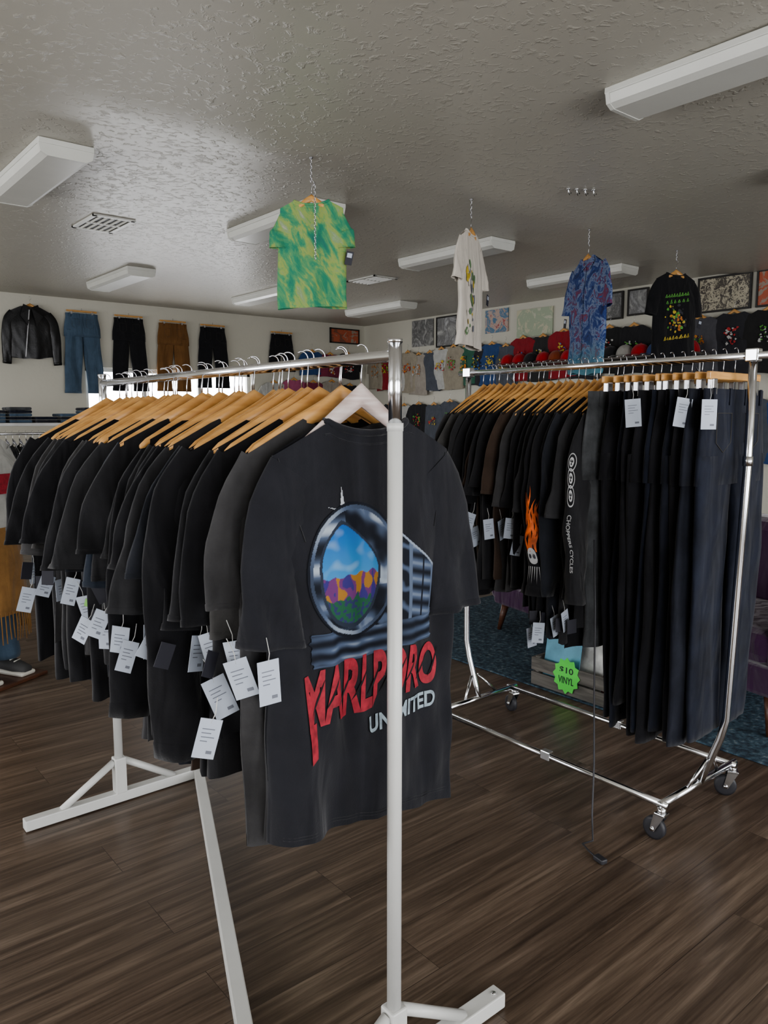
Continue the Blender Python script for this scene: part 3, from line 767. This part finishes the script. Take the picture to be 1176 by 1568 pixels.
# cap shelf on the right wall
e=empty('cap_shelf',(0,0,0)); m=MB()
sx0,sx1,sz=7.66,7.96,2.03
m.box((sx0,4.2,sz-.02),(sx1,7.0,sz),0,None,.003)
for yb_ in (4.3,5.6,6.9): m.box((sx1-.02,yb_-.01,sz-.5),(sx1,yb_+.01,sz-.02),1,None,.002); m.tube([(sx0+.04,yb_,sz-.02),(sx1-.01,yb_,sz-.22)],.006,8,1)
for yb_ in (4.3,5.6,6.9): m.box((sx1-.02,yb_-.01,sz-.06),(X1-.002,yb_+.01,sz-.02),1)
m.obj('shelf',[plain('shelf_board',(.10,.09,.08),.5),steel],e)
capc=[fabric('cap_%d'%i,c,.1) for i,c in enumerate([(.36,.015,.02),(.02,.02,.022),(.03,.06,.16),(.35,.34,.31),(.04,.10,.06),(.22,.05,.02)])]
m=MB()
for k in range(14):
    MM=T(sx0+.15,4.35+k*.195,sz,R.uniform(1.2,2.0)+math.pi,0,0,1.15)
    ci=[0,1,2,0,3,1,0,4,0,5,0,1,0,0][k]
    rings=[]
    for q in range(8):
        a=q/7*math.pi/2*.98; rings.append([V((.088*math.cos(a)**.8*math.cos(t_),.10*math.cos(a)**.8*math.sin(t_),.008+.115*math.sin(a))) for t_ in [2*math.pi*j/20 for j in range(20)]])
    m.loft(rings,ci,MM)
    br=[]
    for q in range(6):
        f=q/5; br.append([V((-.075+.15*j/8,-.06-.115*f*math.sin(math.pi*(.12+.76*j/8))**.5,.012+.010*math.sin(math.pi*j/8)-.006*f)) for j in range(9)])
    m.loft(br,ci,MM,False,True,False)
    m.tube([(0,0,.118),(0,0,.128)],.008,8,ci,MM)
m.obj('baseball_caps',capc,e)
def artmat(name,cols,sc):
    m,nt,b=newmat(name); v=coords(nt); n=noi(nt,v,sc,6,1.2,.7)
    st=[(.3+.4*i/(len(cols)-1),c) for i,c in enumerate(cols)]
    r=ramp(nt,st,'CONSTANT' if len(cols)>3 else 'LINEAR'); nt.links.new(n.outputs['Fac'],r.inputs[0]); nt.links.new(r.outputs[0],b.inputs['Base Color'])
    b.inputs['Roughness'].default_value=.3; return m
arts=[artmat('art_mono',[(.5,.5,.48),(.1,.1,.1),(.4,.4,.38)],5),artmat('art_portrait',[(.45,.45,.43),(.15,.15,.15),(.5,.5,.5)],4),
 artmat('art_colour',[(.4,.3,.25),(.1,.2,.3),(.45,.35,.3),(.35,.1,.1),(.5,.45,.35)],6),artmat('art_pale',[(.5,.48,.36),(.35,.4,.3),(.5,.5,.4),(.2,.3,.3)],4),
 artmat('art_ink',[(.40,.37,.28),(.08,.07,.06),(.46,.42,.32),(.1,.09,.08),(.40,.36,.28)],12),artmat('art_brown',[(.2,.08,.05),(.4,.1,.05),(.3,.25,.2),(.08,.03,.03)],5)]
def poster(b0,b1,z0,z1,art,nm,fr=True):
    m=MB(); y0,y1=min(b0,b1),max(b0,b1); x=X1-.003
    w=.02 if fr else .004
    m.box((x-.018,y0+w,z0+w),(x-.004,y1-w,z1-w),0)
    if fr:
        m.box((x-.03,y0,z0),(x,y0+w,z1),1,None,.002);m.box((x-.03,y1-w,z0),(x,y1,z1),1,None,.002)
        m.box((x-.03,y0+w,z0),(x,y1-w,z0+w),1,None,.002);m.box((x-.03,y0+w,z1-w),(x,y1-w,z1),1,None,.002)
    m.obj(nm,[arts[art],framewood])
poster(8.57,9.05,2.42,2.82,0,'black_and_white_poster',False);poster(8.06,8.50,2.38,2.82,1,'framed_portrait_print');poster(7.1,7.52,2.5,2.82,2,'colour_poster',False)
poster(6.35,6.95,2.40,2.76,3,'pale_poster',False);poster(5.0,5.27,2.52,2.82,1,'framed_photograph');poster(5.33,5.6,2.5,2.82,0,'framed_drawing')
poster(3.83,4.41,2.46,2.83,4,'framed_ink_artwork');poster(3.25,3.78,2.46,2.83,5,'framed_red_artwork')
m=MB(); yb=Y1-.003; m.box((7.35,yb-.015,2.56),(7.9,yb,2.76),0); m.box((7.33,yb-.025,2.54),(7.92,yb,2.56),1,None,.002);m.box((7.33,yb-.025,2.76),(7.92,yb,2.78),1,None,.002);m.box((7.33,yb-.025,2.54),(7.35,yb,2.78),1);m.box((7.90,yb-.025,2.54),(7.92,yb,2.78),1); m.obj('framed_wide_print',[arts[5],framewood])
# ------------------------------------------------------------ sofa, rug, crate
def rugmat():
    m,nt,b=newmat('blue_rug'); v=coords(nt); n=noi(nt,v,45,4); r=ramp(nt,[(.35,(.02,.035,.055)),(.6,(.06,.11,.15)),(.7,(.17,.21,.23))])
    nt.links.new(n.outputs['Fac'],r.inputs[0]); nt.links.new(r.outputs[0],b.inputs['Base Color']); b.inputs['Roughness'].default_value=.95; bump(nt,b,n.outputs['Fac'],.6,.01); return m
m=MB(); m.box((2.97,.6,.0005),(5.2,3.9,.008),0,None,.003); m.obj('blue_rug',[rugmat()])
purple=fabric('purple_velvet',(.045,.012,.05),.2,.8,.5)
m=MB(); MS=T(3.40,2.30,.0085,-.2)
m.box((0,-.98,.17),(.82,.98,.30),0,MS,.02)
for k in (-1,0,1): m.box((.02,-.32+k*.61-.0,.29),(.62,.28+k*.61,.44),0,MS,.05)
m.box((.60,-.98,.28),(.84,.98,.84),0,MS,.06)
for s in (-1,1): m.box((.02,s*.98-.08,.18),(.80,s*.98+.08,.60),0,MS,.05)
for a,b_ in ((.06,-.92),(.06,.92),(.76,-.92),(.76,.92)):
    m.tube([(a,b_,.18),(a-.03*(1 if a<.4 else -1),b_+.03*sgn(b_),0.0)],[.026,.013],12,1,MS)
m.obj('purple_sofa',[purple,darkwood])
cr=empty('record_crate',(0,0,0)); m=MB(); cx0,cx1,cy0,cy1=2.985,3.24,1.97,2.44; z0=.0085
for z in (.0,.075):
    m.box((cx0,cy0,z0+z),(cx0+.012,cy1,z0+z+.065),0,None,.002); m.box((cx1-.012,cy0,z0+z),(cx1,cy1,z0+z+.065),0,None,.002)
    m.box((cx0+.012,cy0,z0+z),(cx1-.012,cy0+.014,z0+z+.065),0,None,.002);m.box((cx0+.012,cy1-.014,z0+z),(cx1-.012,cy1,z0+z+.065),0,None,.002)
m.box((cx0+.012,cy0+.014,z0),(cx1-.012,cy1-.014,z0+.01),0)
for a in (cx0+.013,cx1-.035):
    for b_ in (cy0+.015,cy1-.037): m.box((a,b_,z0+.01),(a+.02,b_+.02,z0+.145),0)
m.obj('crate',[cratewood],cr)
m=MB(); sky=plain('album_blue',(.12,.34,.46),.4,0,.3,8); alb=[sky,plain('album_white',(.45,.45,.43),.4,0,.5,12),plain('album_dark',(.04,.035,.03),.4,0,.5,10),plain('album_red',(.25,.04,.03),.4,0,.3,10)]
for k in range(6): m.box((-.0018,-.13 if k else -.06,0),(.0018,.15,.30),[0,1,3,2,0,1][k],T(cx0+.025+.024*k,2.24-.045*(k%3),z0+.012,0,0,.16+.04*(k%2)))
m.obj('records',alb,cr)
neon=plain('neon_green_card',(.14,.80,.12),.6,0,.05)
m=MB(); pts=[]
for k in range(24):
    a=2*math.pi*k/24; rr=.075 if k%2 else .09; pts.append(V((rr*.85*math.cos(a)*(1.05 if abs(math.cos(a))>.5 else 1),0,rr*math.sin(a))))
MM=T(cx0-.005,2.22,.105,-h-.0,-.05)
m.loft([[p+V((0,d,0)) for p in pts] for d in (0,.002)],0,MM,True,False)
vs,fs=textmesh('$10',-.04,.04,lambda u:.008,lambda u:.042,lambda a_,b_:V((a_,-.001,b_))); m.add(vs,fs,1,MM)
vs,fs=textmesh('VINYL',-.045,.045,lambda u:-.04,lambda u:-.006,lambda a_,b_:V((a_,-.001,b_))); m.add(vs,fs,1,MM)
m.obj('price_card',[neon,ink],cr)
m=MB(); m.tube([(2.13,1.49,.95),(2.12,1.47,.7),(2.10,1.45,.45),(2.07,1.42,.22),(2.04,1.40,.06),(1.99,1.36,.006),(1.95,1.37,.006),(1.93,1.33,.006),(1.92,1.30,.006)],.003,8,0)
m.box((-.012,-.02,-.0),(.012,.02,.016),0,T(1.915,1.28,.001,-.2),.004); m.obj('power_cord',[rubber])
# ------------------------------------------------------------ table with folded jeans at left
e=empty('clothing_display_fixture',(0,0,0)); m=MB()
m.box((1.4,7.7,1.27),(3.3,8.15,1.30),0,None,.004)
for x in (1.45,3.25):
    for y in (7.75,8.1): m.tube([(x,y,0),(x,y,1.27)],.014,12,1)
m.tube([(1.45,7.72,1.20),(3.25,7.72,1.20)],.011,12,1); 
m.obj('shelf_frame',[plain('shelf_white',(.5,.5,.48),.5),chrome],e)
m=MB()
for k in range(8):
    for j in range(R.randint(2,5)):
        x=1.55+k*.23; m.box((x-.1,7.78+R.uniform(0,.02),1.30+j*.03),(x+.1,8.08,1.328+j*.03),R.choice([0,0,1,2,3]),None,.012)
m.obj('folded_jeans',[jean_m,denims[1],denims[2],blacks[3]],e)
m=MB(); hm=MB()
for k in range(30):
    x=1.5+k*.058; tee(m,T(x,7.72,1.10,h+R.uniform(-.1,.1)),R.randrange(7),.22,.66,.012,.015,k,.36,.5,.02,20,8)
    hanger(hm,T(x,7.72,1.2+.0145,h),0,1)
m.obj('clothes',blacks,e); hm.obj('hangers',[steel,steel],e)
# ------------------------------------------------------------ headless dress form at left
e=empty('dressed_mannequin',(0,0,0)); MX,MY=.87,4.27; yaw=.5
MM=T(MX,MY,0,yaw)
skin=plain('mannequin_shell',(.45,.40,.34),.5)
def ell(cx,cy,z,rx,ry,n=20): return [V((cx+rx*math.cos(2*math.pi*j/n),cy+ry*math.sin(2*math.pi*j/n),z)) for j in range(n)]
m=MB()
for s in (-1,1):
    m.loft([ell(s*.10,0+.01*math.sin(z*9),z,r1,r2) for z,r1,r2 in [(.10,.080,.095),(.13,.085,.10),(.17,.082,.092),(.3,.075,.085),(.45,.08,.09),(.6,.095,.105),(.75,.10,.12)]],0,MM)
m.loft([ell(0,0,z,r1,r2) for z,r1,r2 in [(.70,.18,.12),(.82,.17,.12),(.92,.15,.10)]],0,MM)
m.obj('jeans',[jean_m],e)
m=MB()
for s in (-1,1):
    rr=[]
    for y_,hw_,ht in [(-.17,.02,.03),(-.16,.035,.05),(-.10,.045,.065),(-.02,.042,.085),(.05,.04,.11),(.10,.035,.11),(.115,.02,.09)]:
        rr.append([V((s*.10+hw_*math.cos(q),y_,.022+max(0.0,ht*.5+ht*.5*math.sin(q))) ) for q in [2*math.pi*j/14 for j in range(14)]])
    m.loft(rr,0,MM)
    m.box((s*.10-.047,-.175,.017),(s*.10+.047,.115,.042),1,MM,.012)
    for k in range(4): m.tube([(s*.10-.025,-.10+.028*k,.089+.006*k),(s*.10+.025,-.09+.028*k,.089+.006*k)],.003,5,1,MM)
m.obj('sneakers',[plain('sneaker_canvas',(.05,.05,.05),.8),plain('sneaker_sole',(.6,.58,.52),.6)],e)
m=MB(); m.box((-.20,-.20,0),(.20,.16,.018),0,MM,.004); m.obj('base',[darkwood],e)
suede=fabric('tan_suede',(.26,.14,.05),.2); m=MB()
m.loft([ell(0,0,z,r1,r2,28) for z,r1,r2 in [(.36,.235,.17),(.45,.235,.17),(.6,.225,.165),(.72,.20,.15),(.80,.18,.13)]],0,MM,False)
for k in range(64):
    a=2*math.pi*k/64; x_,y_=.237*math.cos(a),.172*math.sin(a)
    m.tube([(x_,y_,.38),(x_*1.02,y_*1.02,.30),(x_*1.01,y_*1.03+R.uniform(-.01,.01),.23+R.uniform(-.02,.02))],.004,4,0,MM)
m.obj('fringed_suede_skirt',[suede],e)
m=MB(); tee(m,MM@Matrix.Translation((0,0,1.27)),0,.22,.50,.11,.02,3,.32,.5,0,40,16,0,False,0,.05)
m.box((-.08,-.135,-.30),(.10,-.128,-.2),1,MM@Matrix.Translation((0,0,1.27)))
m.obj('white_t_shirt',[palm[0],redp],e)
m=MB(); m.loft([ell(0,0,z,r1,r2) for z,r1,r2 in [(1.17,.10,.06),(1.24,.06,.05),(1.29,.05,.05),(1.30,.03,.03)]],0,MM)
m.obj('neck_cap',[skin],e)
# ------------------------------------------------------------ camera + view
cam=bpy.data.cameras.new('camera'); cam.lens=27.05; cam.sensor_fit='VERTICAL'; cam.sensor_height=36; cam.sensor_width=27
co=bpy.data.objects.new('camera',cam); co.location=(0,0,1.35); co.rotation_euler=(math.radians(83),0,math.radians(-39.55))
bpy.context.scene.collection.objects.link(co); bpy.context.scene.camera=co
sc=bpy.context.scene; sc.view_settings.view_transform='AgX'; sc.view_settings.look='AgX - Medium High Contrast'; sc.view_settings.exposure=.3
